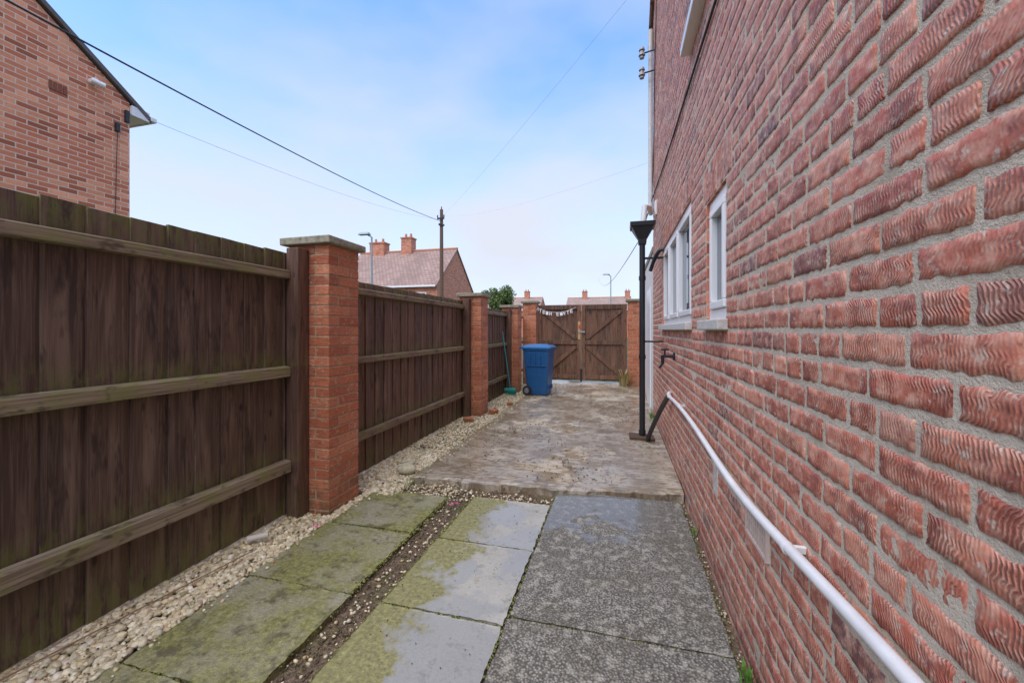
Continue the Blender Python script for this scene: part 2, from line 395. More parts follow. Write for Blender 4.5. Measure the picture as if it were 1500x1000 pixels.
def ico(sub):
    bm=bmesh.new(); bmesh.ops.create_icosphere(bm,subdivisions=sub,radius=1)
    V=np.array([v.co[:] for v in bm.verts]); bm.verts.ensure_lookup_table()
    F=np.array([[v.index for v in f.verts] for f in bm.faces]); bm.free(); return V,F
def stones(name,P,size,mat,sub=1,parent=None,jit=.18):
    V,F=ico(sub); n=len(P); P=np.asarray(P)
    sz=np.asarray(size).reshape(n,1,1)*.5
    sc=np.stack([rng.uniform(.8,1.25,n),rng.uniform(.6,1,n),rng.uniform(.5,.85,n)],1)[:,None,:]
    q=V[None]*(1+rng.uniform(-jit,jit,(n,len(V),1)))*sc
    a=rng.uniform(0,2*np.pi,n); t=rng.normal(0,.35,n)
    y=q[...,1]*np.cos(t)[:,None]-q[...,2]*np.sin(t)[:,None]; z=q[...,1]*np.sin(t)[:,None]+q[...,2]*np.cos(t)[:,None]
    x=q[...,0]; X=x*np.cos(a)[:,None]-y*np.sin(a)[:,None]; Y=x*np.sin(a)[:,None]+y*np.cos(a)[:,None]
    W=np.stack([X,Y,z],-1)*sz+P[:,None,:]
    FF=(F[None]+(np.arange(n)*len(V))[:,None,None]).reshape(-1,3)
    return fastmesh(name,W.reshape(-1,3),FF,mat,parent,smooth=(sub>1))
def scat(x0,x1,y0,y1,n,z0=-.018,zr=.022,xw=None):
    x=rng.uniform(x0,x1,n);y=rng.uniform(y0,y1,n);z=z0+rng.uniform(0,zr,n); return np.stack([x,y,z],1)
g=empty('gravel')
P=np.concatenate([scat(-2.34,-1.975,.4,2.5,4300),scat(-2.04,-1.975,2.5,3.05,250),scat(-2.34,-1.78,2.95,4.2,3400)])
stones('near_gravel',P,rng.uniform(.018,.042,len(P)),ST,2,g)
P=scat(-2.34,-1.79,4.2,9.7,8500,-.012,.03); stones('far_gravel',P,rng.uniform(.020,.042,len(P)),ST,1,g)
P=np.concatenate([scat(-1.325,-1.15,.8,3.1,230,-.03,.012),scat(-1.98,-.5,3.04,3.24,420,-.03,.025),scat(-1.80,-1.66,3.25,8.6,260,.045,.012),scat(-1.9,-1.3,3.0,3.3,200,-.01,.02),scat(-2.0,-1.9,.6,3.0,60,.002,.008)])
stones('stray_pebbles',P,rng.uniform(.006,.028,len(P)),ST,1,g)
P=np.concatenate([scat(.46,.505,.8,3.5,260,-.025,.012)])
stones('wall_foot_grit',P,rng.uniform(.005,.015,len(P)),ST,1,g)
P=np.concatenate([scat(-1.34,-1.135,.6,3.2,2200,-.03,.014),scat(-2.3,-1.98,.6,3.0,400,0,.012),scat(-1.3,-.4,3.08,3.3,500,-.03,.02)])
stones('soil_crumbs',P,rng.uniform(.004,.014,len(P)),DI,1)
def line(x0,y0,x1,y1,n,w,z):
    t=rng.uniform(0,1,n); return np.stack([x0+(x1-x0)*t+rng.normal(0,w,n),y0+(y1-y0)*t+rng.normal(0,w,n),np.full(n,z)],1)
P=np.concatenate([line(-1.335,.8,-1.335,3.0,700,.010,-.004),line(-1.14,.8,-1.14,3.05,600,.009,-.006),line(-.51,1.0,-.51,3.3,260,.004,-.008)]+
    [line(-1.96,y,-1.34,y,130,.005,-.002) for y in (1.182,1.79,2.432,3.03)]+[line(-1.13,y,-.52,y,70,.004,-.004) for y in (1.175,1.78,2.428)]+[line(-.5,1.839,.45,1.839,80,.003,-.004),line(.46,.9,.46,3.4,200,.006,-.006),line(-1.76,3.3,-1.76,8,500,.02,.035)])
stones('moss',P,rng.uniform(.006,.018,len(P)),MS,1)
c0=rng.uniform((-1.7,3.4),(.4,9.3),(90,2)); k=rng.integers(0,90,1300); pp=c0[k]+rng.normal(0,.12,(1300,2)); pp=pp[(pp[:,0]>-1.72)&(pp[:,0]<.47)&(pp[:,1]>3.5)]
stones('leaf_litter',np.stack([pp[:,0],pp[:,1],.046+.004*(pp[:,1]-3.3)],1),rng.uniform(.006,.02,len(pp)),DI,1)
pp=rng.uniform((-1.95,.9),(.42,3.0),(260,2)); stones('leaf_litter',np.stack([pp[:,0],pp[:,1],np.full(260,.003)],1),rng.uniform(.003,.010,260),DI,1)

# ---------------------------------------------------------------- right brick house
WX=.51; Y0,Y1=-1.5,6.62
house=empty('brick_house')
opens=[(3.2,5.2,1.35,2.325),(2.2,2.66,1.35,2.10),(2.35,3.15,3.375,4.425)]
sold=[(a-.1,b+.1,d,d+.225) for a,b,c,d in opens]
def in_course(z):
    ex=[]
    for a,b,c,d in opens+sold:
        if z>c-.01 and z<d-.01: ex.append((a,b))
    return sorted(ex)
bricks=[]
vents=[(1.60,1.855,.525,.675)]
nc=int(6.0/.075)+2
for k in range(-1,nc):
    z0=k*.075; off=(k%2)*.1125+random.uniform(-.015,.015)
    ys=[]; y=Y0-off
    while y<Y1:
        L=.225*random.uniform(.96,1.04)
        if random.random()<.14: ys+=[(y,y+L/2),(y+L/2,y+L)]
        else: ys.append((y,y+L))
        y+=L
    ex=in_course(z0)
    for (a,b) in ys:
        segs=[(max(a,Y0),min(b,Y1))]
        for e0,e1 in ex+[(v[0],v[1]) for v in vents if z0+.03>v[2] and z0+.03<v[3]]:
            ns=[]
            for s0,s1 in segs:
                if s1<=e0 or s0>=e1: ns.append((s0,s1))
                else:
                    if s0<e0: ns.append((s0,e0))
                    if s1>e1: ns.append((e1,s1))
            segs=ns
        for s0,s1 in segs:
            if s1-s0>.035: 
                zj=random.uniform(-.002,.002)
                bricks.append((s0+.0065,s1-.0065,z0+.006+zj+random.uniform(-.001,.0015),z0+.0685+zj+random.uniform(-.002,.001)))
for a,b,c,d in sold:
    y=a
    while y<b-.03:
        bricks.append((y+.006,min(y+.073,b)-.004,c+.006,d-.008)); y+=.0745
def brickgrid(bl):
    VV=[];FF=[];UV=[]; base=0
    for (a,b,c,d) in bl:
        nx=max(4,int((b-a)/.013)); nz=max(5,int((d-c)/.012))
        u=np.concatenate([[0,.003],np.linspace(.003,(b-a)-.003,nx)[1:-1],[(b-a)-.003,(b-a)]])
        w=np.concatenate([[0,.003],np.linspace(.003,(d-c)-.003,nz)[1:-1],[(d-c)-.003,(d-c)]])
        U,W=np.meshgrid(u,w); X=np.full(U.shape,WX-.0022)+rng.normal(0,.0005,U.shape)+rng.normal(0,.0008)
        tx=rng.normal(0,.006); tz=rng.normal(0,.012)
        X+=tx*(U-U.mean())+tz*(W-W.mean())
        m,n=U.shape
        bd=np.zeros(U.shape,bool); bd[0]=bd[-1]=True; bd[:,0]=bd[:,-1]=True
        X[bd]=WX+.003
        top=rng.normal(0,.0022,n); bot=rng.normal(0,.0022,n); lf=rng.normal(0,.002,m); rt=rng.normal(0,.002,m)
        for q in (0,-1): top[q]-=abs(rng.normal(0,.0035)); bot[q]+=abs(rng.normal(0,.0035)); 
        tW=(W/(d-c)); tU=(U/(b-a))
        JW=np.where(tW>.5,top[None,:]*(tW*2-1),bot[None,:]*(1-tW*2)); JU=np.where(tU>.5,rt[:,None]*(tU*2-1),lf[:,None]*(1-tU*2))
        Yc=a+U+JU; Zc=c+W+JW
        VV.append(np.stack([X,Yc,Zc],-1).reshape(-1,3)); UV.append(np.stack([a+U,c+W],-1).reshape(-1,2))
        I=np.arange(m*n).reshape(m,n)+base
        FF.append(np.stack([I[:-1,:-1],I[1:,:-1],I[1:,1:],I[:-1,1:]],-1).reshape(-1,4)); base+=m*n
    return np.concatenate(VV),np.concatenate(FF),np.concatenate(UV)
V,F,UV=brickgrid(bricks)
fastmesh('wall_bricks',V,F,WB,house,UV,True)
def sheet(rects,y0,y1,z0,z1,x):
    b=B(); ys=sorted({y0,y1,*[r[0] for r in rects],*[r[1] for r in rects]}); zs=sorted({z0,z1,*[r[2] for r in rects],*[r[3] for r in rects]})
    for i in range(len(ys)-1):
        for j in range(len(zs)-1):
            cy=(ys[i]+ys[i+1])/2;cz=(zs[j]+zs[j+1])/2
            if any(r[0]<cy<r[1] and r[2]<cz<r[3] for r in rects): continue
            b.poly([(x,ys[i],zs[j]),(x,ys[i],zs[j+1]),(x,ys[i+1],zs[j+1]),(x,ys[i+1],zs[j])])
    return b
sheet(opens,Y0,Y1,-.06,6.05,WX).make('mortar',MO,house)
b=B()
for a,bb,c,d in opens:
    x1=WX+.10
    b.poly([(WX,a,c),(x1,a,c),(x1,a,d),(WX,a,d)]).poly([(WX,bb,c),(WX,bb,d),(x1,bb,d),(x1,bb,c)])
    b.poly([(WX,a,d),(x1,a,d),(x1,bb,d),(WX,bb,d)]).poly([(WX,a,c),(WX,bb,c),(x1,bb,c),(x1,a,c)])
b.make('reveals',HB2,house)
b=B(); X2=8.5
b.poly([(WX,Y1,-.06),(WX,Y1,6.05),(X2,Y1,6.05),(X2,Y1,-.06)])
b.poly([(WX,Y0,-.06),(X2,Y0,-.06),(X2,Y0,6.05),(WX,Y0,6.05)])
b.poly([(X2,Y0,-.06),(X2,Y1,-.06),(X2,Y1,6.05),(X2,Y0,6.05)])
ym=(Y0+Y1)/2
b.poly([(WX,Y0,6.05),(WX,ym,6.05+(Y1-ym)*.74),(WX,Y1,6.05)]).poly([(X2,Y0,6.05),(X2,Y1,6.05),(X2,ym,6.05+(Y1-ym)*.74)])
b.make('shell_walls',HB2,house)
def gable_roof_x(name,x0,x1,y0,y1,ze,sl,over,mat,parent,vo=.12,th=.1):
    ym=(y0+y1)/2; zr=ze+(y1-ym)*sl; b=B()
    for sgn,ye in ((1,y1+over),(-1,y0-over)):
        zE=ze-over*sl
        A=[(x0-vo,ye,zE),(x1+vo,ye,zE),(x1+vo,ym,zr),(x0-vo,ym,zr)]
        if sgn>0: A=[A[1],A[0],A[3],A[2]]
        b.hexa([tuple(q) for q in A]+[(q[0],q[1],q[2]+th) for q in A])
    b.make(name,mat,parent); return zr
gable_roof_x('roof',WX,X2,Y0,Y1,6.1,.74,.25,ROOF1,house,.06)
b=B(); b.box(WX-.06,X2,Y1+.22,Y1+.34,5.88,5.97); b.make('gutter',BLK,house,.02)
def window(name,a,bb,c,d,mulls,parent):
    e=bpy.data.objects.new(name,None); link(e,parent)
    x0=WX+.015; x1=WX+.085; f=.06; b=B()
    b.box(x0,x1,a,bb,d-f,d).box(x0,x1,a,bb,c,c+f)
    b.box(x0,x1,a,a+f,c+f,d-f).box(x0,x1,bb-f,bb,c+f,d-f)
    for m in mulls: b.box(x0+.002,x1,m-.035,m+.035,c+f,d-f)
    b.make('frame',UPVC,e,.006)
    edges=[a+f]+[q for m in mulls for q in (m-.035,m+.035)]+[bb-f]
    b=B(); gl=B()
    for i in range(0,len(edges),2):
        p,q=edges[i],edges[i+1]; z0,z1=c+f,d-f; s=.045; xa=x0-.014; xb=x1-.01
        b.box(xa,xb,p+.003,q-.003,z1-s,z1-.003).box(xa,xb,p+.003,q-.003,z0+.003,z0+s)
        b.box(xa,xb,p+.003,p+s,z0+s,z1-s).box(xa,xb,q-s,q-.003,z0+s,z1-s)
        gl.poly([(x0+.02,p+s,z0+s),(x0+.02,p+s,z1-s),(x0+.02,q-s,z1-s),(x0+.02,q-s,z0+s)])
    b.make('casements',UPVC,e,.005); gl.make('glass',GLS,e)
    B().box(WX-.05,WX+.1,a-.04,bb+.04,c-.055,c+.0).make('sill',SILL,e,.006)
window('kitchen_window',3.2,5.2,1.405,2.325,[3.95,4.6],house)
window('side_window',2.2,2.66,1.405,2.10,[],house)
window('upper_window',2.35,3.15,3.43,4.425,[],house)
B().box(WX-.075,WX+.09,2.28,3.22,3.36,3.425).make('upper_sill',UPVC,house,.008)
b=B(); y0,y1,z0,z1=1.605,1.85,.53,.67
b.box(WX-.012,WX+.01,y0,y1,z0,z0+.012).box(WX-.012,WX+.01,y0,y1,z1-.012,z1).box(WX-.012,WX+.01,y0,y0+.012,z0+.012,z1-.012).box(WX-.012,WX+.01,y1-.012,y1,z0+.012,z1-.012)
for i in range(1,9): b.box(WX-.009,WX+.01,y0+.012+i*.0246-.005,y0+.012+i*.0246+.004,z0+.012,z1-.012)
for i in range(1,4): b.box(WX-.006,WX+.01,y0+.012,y1-.012,z0+i*.035-.004,z0+i*.035+.004)
b.make('air_brick',plain('vent_clay',(.66,.52,.44),.7),house)
b=B(); b.poly([(WX-.001,y0,z0),(WX-.001,y0,z1),(WX-.001,y1,z1),(WX-.001,y1,z0)]); b.make('air_brick_dark_backing',BLK,house)  # flat black sheet stands in for the shade inside the vent holes
B().box(WX-.006,WX+.006,2.36,2.46,.46,.62).make('mortar_patch',plain('pale_patch',(.7,.64,.55),.9,0,30,.6,.6),house,.004)
tube('waste_pipe',[(.465,4.22,.70),(.465,4.0,.725),(.465,3.3,.745),(.467,2.7,.73),(.467,2.35,.71),(.467,1.88,.688),(.465,1.5,.712),(.465,1.13,.748),(.465,.8,.775),(.465,.3,.8),(.465,-.5,.82)],.0155,PIPEW,house,6)
tube('waste_elbow',[(.49,4.32,.72),(.465,4.25,.72),(.465,4.15,.715)],.020,PIPEW,house,5)
b=B()
for y,z in ((3.5,.742),(1.32,.728)): b.cyl((.465,y-.008,z),(.465,y+.008,z),.0175,None,20); b.box(.475,.51,y-.008,y+.008,z-.008,z+.008)
b.make('pipe_clips',PIPEW,house)
tube('gully_pipe',[(.47,4.25,.70),(.45,4.4,.62),(.40,4.65,.42),(.34,4.92,.16),(.32,4.98,.06)],.025,BLK,house,5)
dp=empty('rainwater_downpipe')
b=B(); b.cyl((.27,5.15,.05),(.27,5.15,2.5),.034,None,24)
for z in (.09,1.0,1.95): b.cyl((.27,5.15,z),(.27,5.15,z+.05),.041,None,24)
b.make('pipe',BLK,dp,smooth=False)
b=B(); cx,cy=.27,5.15
def frus(b,z0,w0,z1,w1): b.hexa([(cx-w0,cy-w0,z0),(cx+w0,cy-w0,z0),(cx+w0,cy+w0,z0),(cx-w0,cy+w0,z0),(cx-w1,cy-w1,z1),(cx+w1,cy-w1,z1),(cx+w1,cy+w1,z1),(cx-w1,cy+w1,z1)])
frus(b,2.38,.045,2.44,.05); frus(b,2.441,.05,2.58,.125); frus(b,2.581,.14,2.635,.145); b.make('hopper',BLK,dp,.006)
B().box(.12,.40,5.0,5.25,.04,.075,j=.008).make('gully_surround',plain('gully_brown',(.10,.055,.03),.8),dp,.006)
b=B(); b.box(.30,.52,5.135,5.165,2.2,2.225).box(.30,.52,5.135,5.165,1.2,1.22); b.make('bracket',BLK,dp)
tube('bracket_elbow',[(.5,5.0,2.28),(.44,5.0,2.3),(.4,5.05,2.2),(.36,5.1,2.05)],.022,BLK,dp)
tube('upper_downpipe',[(.46,6.5,5.9),(.46,6.5,3.3),(.46,6.45,3.1),(.38,5.6,2.95),(.30,5.2,2.85),(.28,5.15,2.62)],.034,plain('grey_pipe',(.65,.65,.62),.5),house,5,False)
b=B(); b.cyl((.51,4.1,1.10),(.40,4.1,1.10),.014).cyl((.40,4.1,1.11),(.40,4.1,1.03),.016).cyl((.42,4.1,1.10),(.42,4.1,1.16),.008).box(.385,.455,4.085,4.115,1.155,1.17).cyl((.51,4.1,1.1),(.495,4.1,1.1),.035).cyl((.40,4.1,1.035),(.37,4.03,1.0),.012)
b.make('outside_tap',BLK,house)
tube('wall_cable',[(.50,.5,3.0),(.495,2.3,3.1),(.497,3.6,3.16),(.495,5.2,3.25),(.497,6.3,3.36),(.47,6.6,3.3),(.40,6.7,3.05)],.008,CBL,house)
tube('wall_cable_loop',[(.495,5.9,5.9),(.495,6.2,5.0),(.495,6.35,4.1),(.49,6.55,3.3)],.006,CBL,house)
b=B()
for z in (5.2,5.5):
    b.cyl((.51,6.35,z),(.33,6.4,z),.012)
b.make('insulator_bracket',BLK,house)
b=B()
for z in (5.2,5.5):
    for q,r in ((-.07,.035),(-.03,.05),(.01,.035),(.05,.045)): b.cyl((.33,6.4,z+q),(.33,6.4,z+q+.035),r,r*.8,14)
b.make('insulators',plain('ceramic',(.36,.35,.34),.25),house)
b=B(); b.box(WX-.03,WX,5.95,6.05,2.95,3.15); b.make('junction_box',UPVC,house,.006)
ob=empty('rendered_outbuilding')
B().box(.515,3.5,6.75,9.75,-.05,2.55).make('walls',CREAM,ob)
B().box(.50,3.6,6.72,9.8,2.555,2.66).make('flat_roof',CAP,ob,.01)
B().box(.495,.514,7.1,7.9,.05,2.05).make('door',UPVC,ob,.004)
def weeds(name,c,n,h,r,col):
    b=B()
    for i in range(n):
        a=random.uniform(0,6.28); d=random.uniform(0,r); x=c[0]+d*math.cos(a);y=c[1]+d*math.sin(a)
        L=h*random.uniform(.5,1); le=random.uniform(0,.6)*L; ax=math.cos(a)*le; ay=math.sin(a)*le; w=L*.06+.002
        p=Vector((-math.sin(a),math.cos(a),0))*w
        o=Vector((x,y,c[2])); m=o+Vector((ax*.4,ay*.4,L*.6)); t=o+Vector((ax,ay,L))
        b.poly([o-p,o+p,m+p*.8,m-p*.8]).poly([m-p*.8,m+p*.8,t])
    b.make(name,col)
GR=plain('weed_green',(.13,.27,.04),.6); STR=plain('dry_grass',(.38,.30,.12),.7)
weeds('weed',(.475,1.73,0),26,.07,.03,GR); weeds('weed',(.48,2.9,0),18,.05,.03,GR); weeds('weed',(-.50,3.38,0),16,.04,.05,GR)
weeds('dry_grass_tuft',(.10,9.6,.07),60,.42,.09,STR); weeds('weed',(-1.25,2.0,-.02),14,.02,.05,GR); weeds('weed',(.47,6.3,.05),22,.12,.05,GR)
weeds('weed',(-1.78,3.22,0),24,.04,.10,GR)

# ---------------------------------------------------------------- brick piers
def pier(x1,y0,zt,s=.35,z0=-.05,sx=None):
    e=empty('brick_pier'); x0=x1-s; k=s/.33; L=.215*k; W=.1025*k; g=.0125*k
    b=B(); z=z0; c=0
    n=int((zt-.055-z0)/.075); ch=(zt-.055-z0)/n
    for c in range(n):
        za=z0+c*ch+.005; zb=z0+(c+1)*ch-.005
        R=[(0,L,0,W),(L+g,L+g+W,0,L),(W+g,W+g+L,L+g,L+g+W),(0,W,W+g,W+g+L)]
        if c%2: R=[(a_,b_,c_,d_) for (c_,d_,a_,b_) in R]
        for a_,b_,c_,d_ in R: 
            j=.002; o=random.uniform(-.002,.002)
            b.box(x0+a_+o,x0+b_+o,y0+c_,y0+d_,za,zb,j=j)
    b.make('bricks',PB,e,.004)
    B().box(x0+.004,x0+s-.004,y0+.004,y0+s-.004,z0,zt-.056).make('mortar_core',PM,e)
    B().box(x0-.045,x1+.04,y0-.045,y0+s+.045,zt-.055,zt,j=.004).make('capstone',CAP,e,.008)
    return e
pier(-2.05,2.52,2.035); pier(-2.06,5.92,1.92); pier(-2.08,8.35,1.88); 
pier(-1.97,9.75,2.06,.33); pier(.505,9.75,2.06,.31)

# ---------------------------------------------------------------- fences
def fence(y0,y1,zt,bm,rm,rails,xf=-2.33,bw=.155,lip=0,endpost=True,startpost=False):
    e=empty('garden_fence'); b=B(); y=y0; i=0; ye=y1+(.10 if endpost else 0)
    while y<ye-.02:
        w=bw*random.uniform(.88,1.12); w=min(w,ye-y)
        o=random.uniform(0,.006); tz=zt+random.uniform(-.007,.007); t=random.uniform(-.003,.003)
        b.hexa([(xf-.020,y-.010,.015),(xf+.004-o,y-.010,.015),(xf-.009-o,y+w+.004,.015),(xf-.020,y+w+.004,.015),
                (xf-.020+t,y-.010,tz),(xf+.004-o+t,y-.010,tz),(xf-.009-o+t,y+w+.004,tz+random.uniform(-.005,.005)),(xf-.020+t,y+w+.004,tz)])
        y+=w; i+=1
    b.make('boards',bm,e,.002,seg=1)
    b=B()
    for z,h,th in rails:
        x=xf+.006
        b.hexa([(x,y0,z-h/2),(x+th,y0,z-h/2+.004),(x+th,y1,z-h/2+.004),(x,y1,z-h/2),(x,y0,z+h/2+.006),(x+th,y0,z+h/2-.004),(x+th,y1,z+h/2-.004),(x,y1,z+h/2+.006)])
    b.make('rails',rm,e,.004)
    b=B()
    if endpost: b.box(xf+.012,xf+.115,y1+.003,y1+.105,-.03,zt+.03)
    if b.V: b.make('post',PW,e,.004)
    return e
fence(-1.8,2.405,1.91,WD1,RL1,[(1.745,.065,.045),(1.05,.075,.05),(.375,.085,.055)])
fence(2.885,5.80,1.80,WD2,RL2,[(1.70,.06,.04),(1.07,.06,.045),(.37,.07,.05)])
fence(6.285,8.235,1.75,WD2,RL2,[(1.66,.06,.04),(1.05,.06,.045),(.37,.07,.05)])
fence(8.72,9.73,1.75,WD2,RL2,[(1.66,.06,.04),(1.05,.06,.045),(.37,.07,.05)],endpost=False)

# ---------------------------------------------------------------- gate
gt=empty('wooden_gate'); GY=9.9; gx0,gx1=-1.955,.185; gm=(gx0+gx1)/2
def leaf(name,a,c,flip):
    e=bpy.data.objects.new(name,None); link(e,gt); b=B(); x=a; z0=.14; z1=1.96
    n=9; w=(c-a)/n
    for i in range(n):
        o=(i%2)*.004
        b.box(a+i*w+.001,a+(i+1)*w-.001,GY+o,GY+.018+o,z0+random.uniform(-.006,.006),z1)
    b.make('boards',WG,e,.002,seg=1)
    b=B(); ya,yb=GY-.036,GY-.002
    b.box(a,a+.09,ya,yb,z0,z1-.002).box(c-.09,c,ya,yb,z0,z1-.002)
    for z in (z0+.03,1.0,z1-.115): b.box(a+.092,c-.092,ya+.003,yb,z,z+.10)
    def brace(p,q,h=.045):
        p=Vector((p[0],0,p[1]));q=Vector((q[0],0,q[1])); d=(q-p).normalized(); m=Vector((-d.z,0,d.x))*h
        P=[p-m,q-m,q+m,p+m]
        b.hexa([(P[0].x,ya+.006,P[0].z),(P[1].x,ya+.006,P[1].z),(P[1].x,yb,P[1].z),(P[0].x,yb,P[0].z),(P[3].x,ya+.006,P[3].z),(P[2].x,ya+.006,P[2].z),(P[2].x,yb,P[2].z),(P[3].x,yb,P[3].z)])
    if flip: brace((a+.11,1.14),(c-.13,z1-.15)); brace((a+.13,.95),(c-.13,.27))
    else: brace((a+.13,z1-.15),(c-.11,1.14)); brace((a+.13,.27),(c-.13,.95))
    b.make('frame_and_braces',WG,e,.003,seg=1)
leaf('leaf_hinged_on_fence_side',gx0+.01,gm-.006,False); leaf('leaf_hinged_on_house_side',gm+.006,gx1-.01,True)
B().box(gm-.075,gm-.015,GY-.052,GY-.037,1.12,1.55).make('bare_wood_patch',YEL,gt,.003)
B().box(gm-.07,gm+.09,GY-.068,GY-.053,1.28,1.32).make('slide_bolt',GREYP,gt,.003)
B().box(gm-.06,gm-.02,GY-.062,GY-.0525,1.38,1.47).make('warning_label',plain('red_label',(.6,.05,.04),.5),gt)
B().box(gm-.02,gm+.02,GY-.06,GY-.04,.10,.42).make('drop_bolt',BLK,gt,.003)
B().box(gm+.19,gm+.23,GY-.045,GY-.036,1.75,1.86).make('reflector',BLK,gt)
bn=empty('bunting')
wire('string',(gx0-.05,GY-.075,1.93),(gm-.12,GY-.075,1.90),.14,.003,WHT,bn)
b=B(); random.seed(3)
for i in range(11):
    t=(i+.6)/12; x=gx0-.05+t*(gm-.12-gx0+.05); z=1.93-.03*t-4*.14*t*(1-t)
    if i==5: continue
    h=.085; w=.03; a=random.uniform(-.2,.2)
    kind=i%4; T=Matrix.Translation((x,GY-.08,z))@Matrix.Rotation(a,4,'Y')
    if kind==0:
        b.box(-w,-w+.014,-.002,.002,-h,0,T).box(w-.014,w,-.002,.002,-h,0,T).box(-w+.014,w-.014,-.002,.002,-h*.6,-h*.4,T)
    elif kind==1: b.box(-.007,.007,-.002,.002,-h,0,T).box(-w,-.007,-.002,.002,-.016,0,T).box(.007,w,-.002,.002,-.016,0,T)
    elif kind==2: b.box(-w,-w+.014,-.002,.002,-h,0,T).box(-w+.014,w,-.002,.002,-.016,0,T).box(-w+.014,w,-.002,.002,-h*.58,-h*.4,T).box(-w+.014,w,-.002,.002,-h,-h+.016,T)
    else: b.box(-w,w,-.002,.002,-h,-.01,T)
b.make('letters',WHT,bn)

# ---------------------------------------------------------------- wheelie bin
def wheelie(loc,rot):
    e=empty('wheelie_bin'); e.location=loc; e.rotation_euler=(0,0,rot)
    prof=[(.02,.20,.25,.20),(.10,.225,.26,.215),(.55,.265,.29,.25),(.86,.29,.315,.272),(.90,.295,.32,.275)]
    V=[];F=[]; n=24
    def ringp(z,xb,xf,hw,r=.05):
        pts=[]
        for cx,cy,a0 in ((xf-r,hw-r,0),(-xb+r,hw-r,90),(-xb+r,-hw+r,180),(xf-r,-hw+r,270)):
            for k in range(6):
                a=math.radians(a0+k*18); pts.append((cx+r*math.cos(a),cy+r*math.sin(a),z))
        return pts
    for z,xb,xf,hw in prof: V+=ringp(z,xb,xf,hw)
    for j in range(len(prof)-1):
        for k in range(n):
            m=(k+1)%n; F.append((j*n+k,j*n+m,(j+1)*n+m,(j+1)*n+k))
    F.append(tuple(range(n-1,-1,-1))); F.append(tuple((len(prof)-1)*n+k for k in range(n)))
    b=B();b.V=V;b.F=F; b.make('body',BLUE,e,smooth=False)
    V=[];F=[]
    for z,d in ((.885,.012),(.925,.022)): V+=ringp(z,.295+d,.32+d,.275+d)
    for k in range(n): m=(k+1)%n; F.append((k,m,n+m,n+k))
    F.append(tuple(range(n-1,-1,-1)));F.append(tuple(n+k for k in range(n)))
    b=B();b.V=V;b.F=F;b.make('rim',BLUE,e,.004)
    V=[];F=[]; pr=[(.928,.34,.36,.305,.06),(.955,.335,.355,.30,.06),(.985,.30,.30,.25,.07),(.998,.22,.2,.16,.07)]
    for z,xb,xf,hw,r in pr: V+=ringp(z,xb,xf,hw,r)
    for j in range(len(pr)-1):
        for k in range(n): m=(k+1)%n; F.append((j*n+k,j*n+m,(j+1)*n+m,(j+1)*n+k))
    F.append(tuple(range(n-1,-1,-1)));F.append(tuple(3*n+k for k in range(n)))
    b=B();b.V=V;b.F=F;b.make('lid',BLUEL,e)
    b=B(); b.box(-.16,.2,-.12,-.09,.985,1.005).box(-.16,.2,.09,.12,.985,1.005); b.make('lid_ribs',BLUEL,e,.006)
    b=B(); b.cyl((-.39,-.23,.93),(-.39,.23,.93),.016)
    for y in (-.2,0,.2): b.box(-.39,-.31,y-.02,y+.02,.915,.945)
    b.make('handle',BLUE,e)
    b=B()
    for y in (-.16,-.05,.06,.16): b.box(.24,.285,y-.012,y+.012,.12,.2)
    for x in (-.12,.0,.12): b.box(x-.012,x+.012,-.285,-.255,.62,.84); 
    b.box(-.2,.25,-.272,-.24,.58,.6); b.make('ribs',BLUE,e,.004)
    b=B()
    for s in (-1,1):
        b.cyl((-.2,s*.225,.10),(-.2,s*.29,.10),.10,None,24)
    b.cyl((-.2,-.27,.10),(-.2,.27,.10),.012)
    b.make('wheels',plain('rubber',(.02,.02,.02),.8),e,.012)
    b=B()
    for s in (-1,1): b.cyl((-.2,s*.291,.10),(-.2,s*.297,.10),.055,.05,16)
    b.make('hubs',plain('hub',(.2,.2,.21),.5),e)
    return e
e=wheelie((-1.56,8.0,.06),math.radians(-6)); e.scale=(.86,.9,1)

bm_=empty('garden_broom')
b=B(); b.cyl((-2.15,8.0,.16),(-2.29,7.9,1.32),.012); b.make('handle',plain('broom_handle',(.05,.30,.33),.5),bm_)
b=B(); b.box(-2.27,-2.03,7.96,8.04,.10,.16); b.make('head',TEAL,bm_,.012)
b=B()
for i in range(60):
    x=random.uniform(-2.26,-2.04);y=random.uniform(7.97,8.03); b.cyl((x,y,.10),(x+random.uniform(-.02,.02),y+random.uniform(-.02,.02),.03),.004,.003,5)
b.make('bristles',TEAL,bm_)
def rock(name,loc,s,mat,rot=0,jit=.12,sub=3):
    bm=bmesh.new(); bmesh.ops.create_icosphere(bm,subdivisions=sub,radius=1)
    for v in bm.verts: 
        k=1+jit*math.sin(v.co.x*3+loc[0]*9)*math.cos(v.co.y*4+loc[1]*7)+random.uniform(-.02,.02); v.co=Vector((v.co.x*s[0]*k,v.co.y*s[1]*k,v.co.z*s[2]*k))
    me=bpy.data.meshes.new(name); bm.to_mesh(me); bm.free()
    for p in me.polygons: p.use_smooth=True
    me.materials.append(mat); o=link(bpy.data.objects.new(name,me)); o.location=loc; o.rotation_euler=(0,0,rot); return o
LST=plain('limestone',(.60,.54,.36),.8,0,25,.8,.5)
rock('garden_stone',(-1.92,3.42,.05),(.085,.07,.05),LST,.3)
rock('garden_stone',(-2.0,3.62,.035),(.05,.04,.03),LST,.9)
def brk(loc,rz,s=(.11,.05,.0325)):
    T=Matrix.Translation(loc)@Matrix.Rotation(rz,4,'Z')@Matrix.Rotation(.12,4,'X')
    B().box(-s[0],s[0],-s[1],s[1],-s[2],s[2],T,j=.006).make('broken_brick',PB,None,.006)
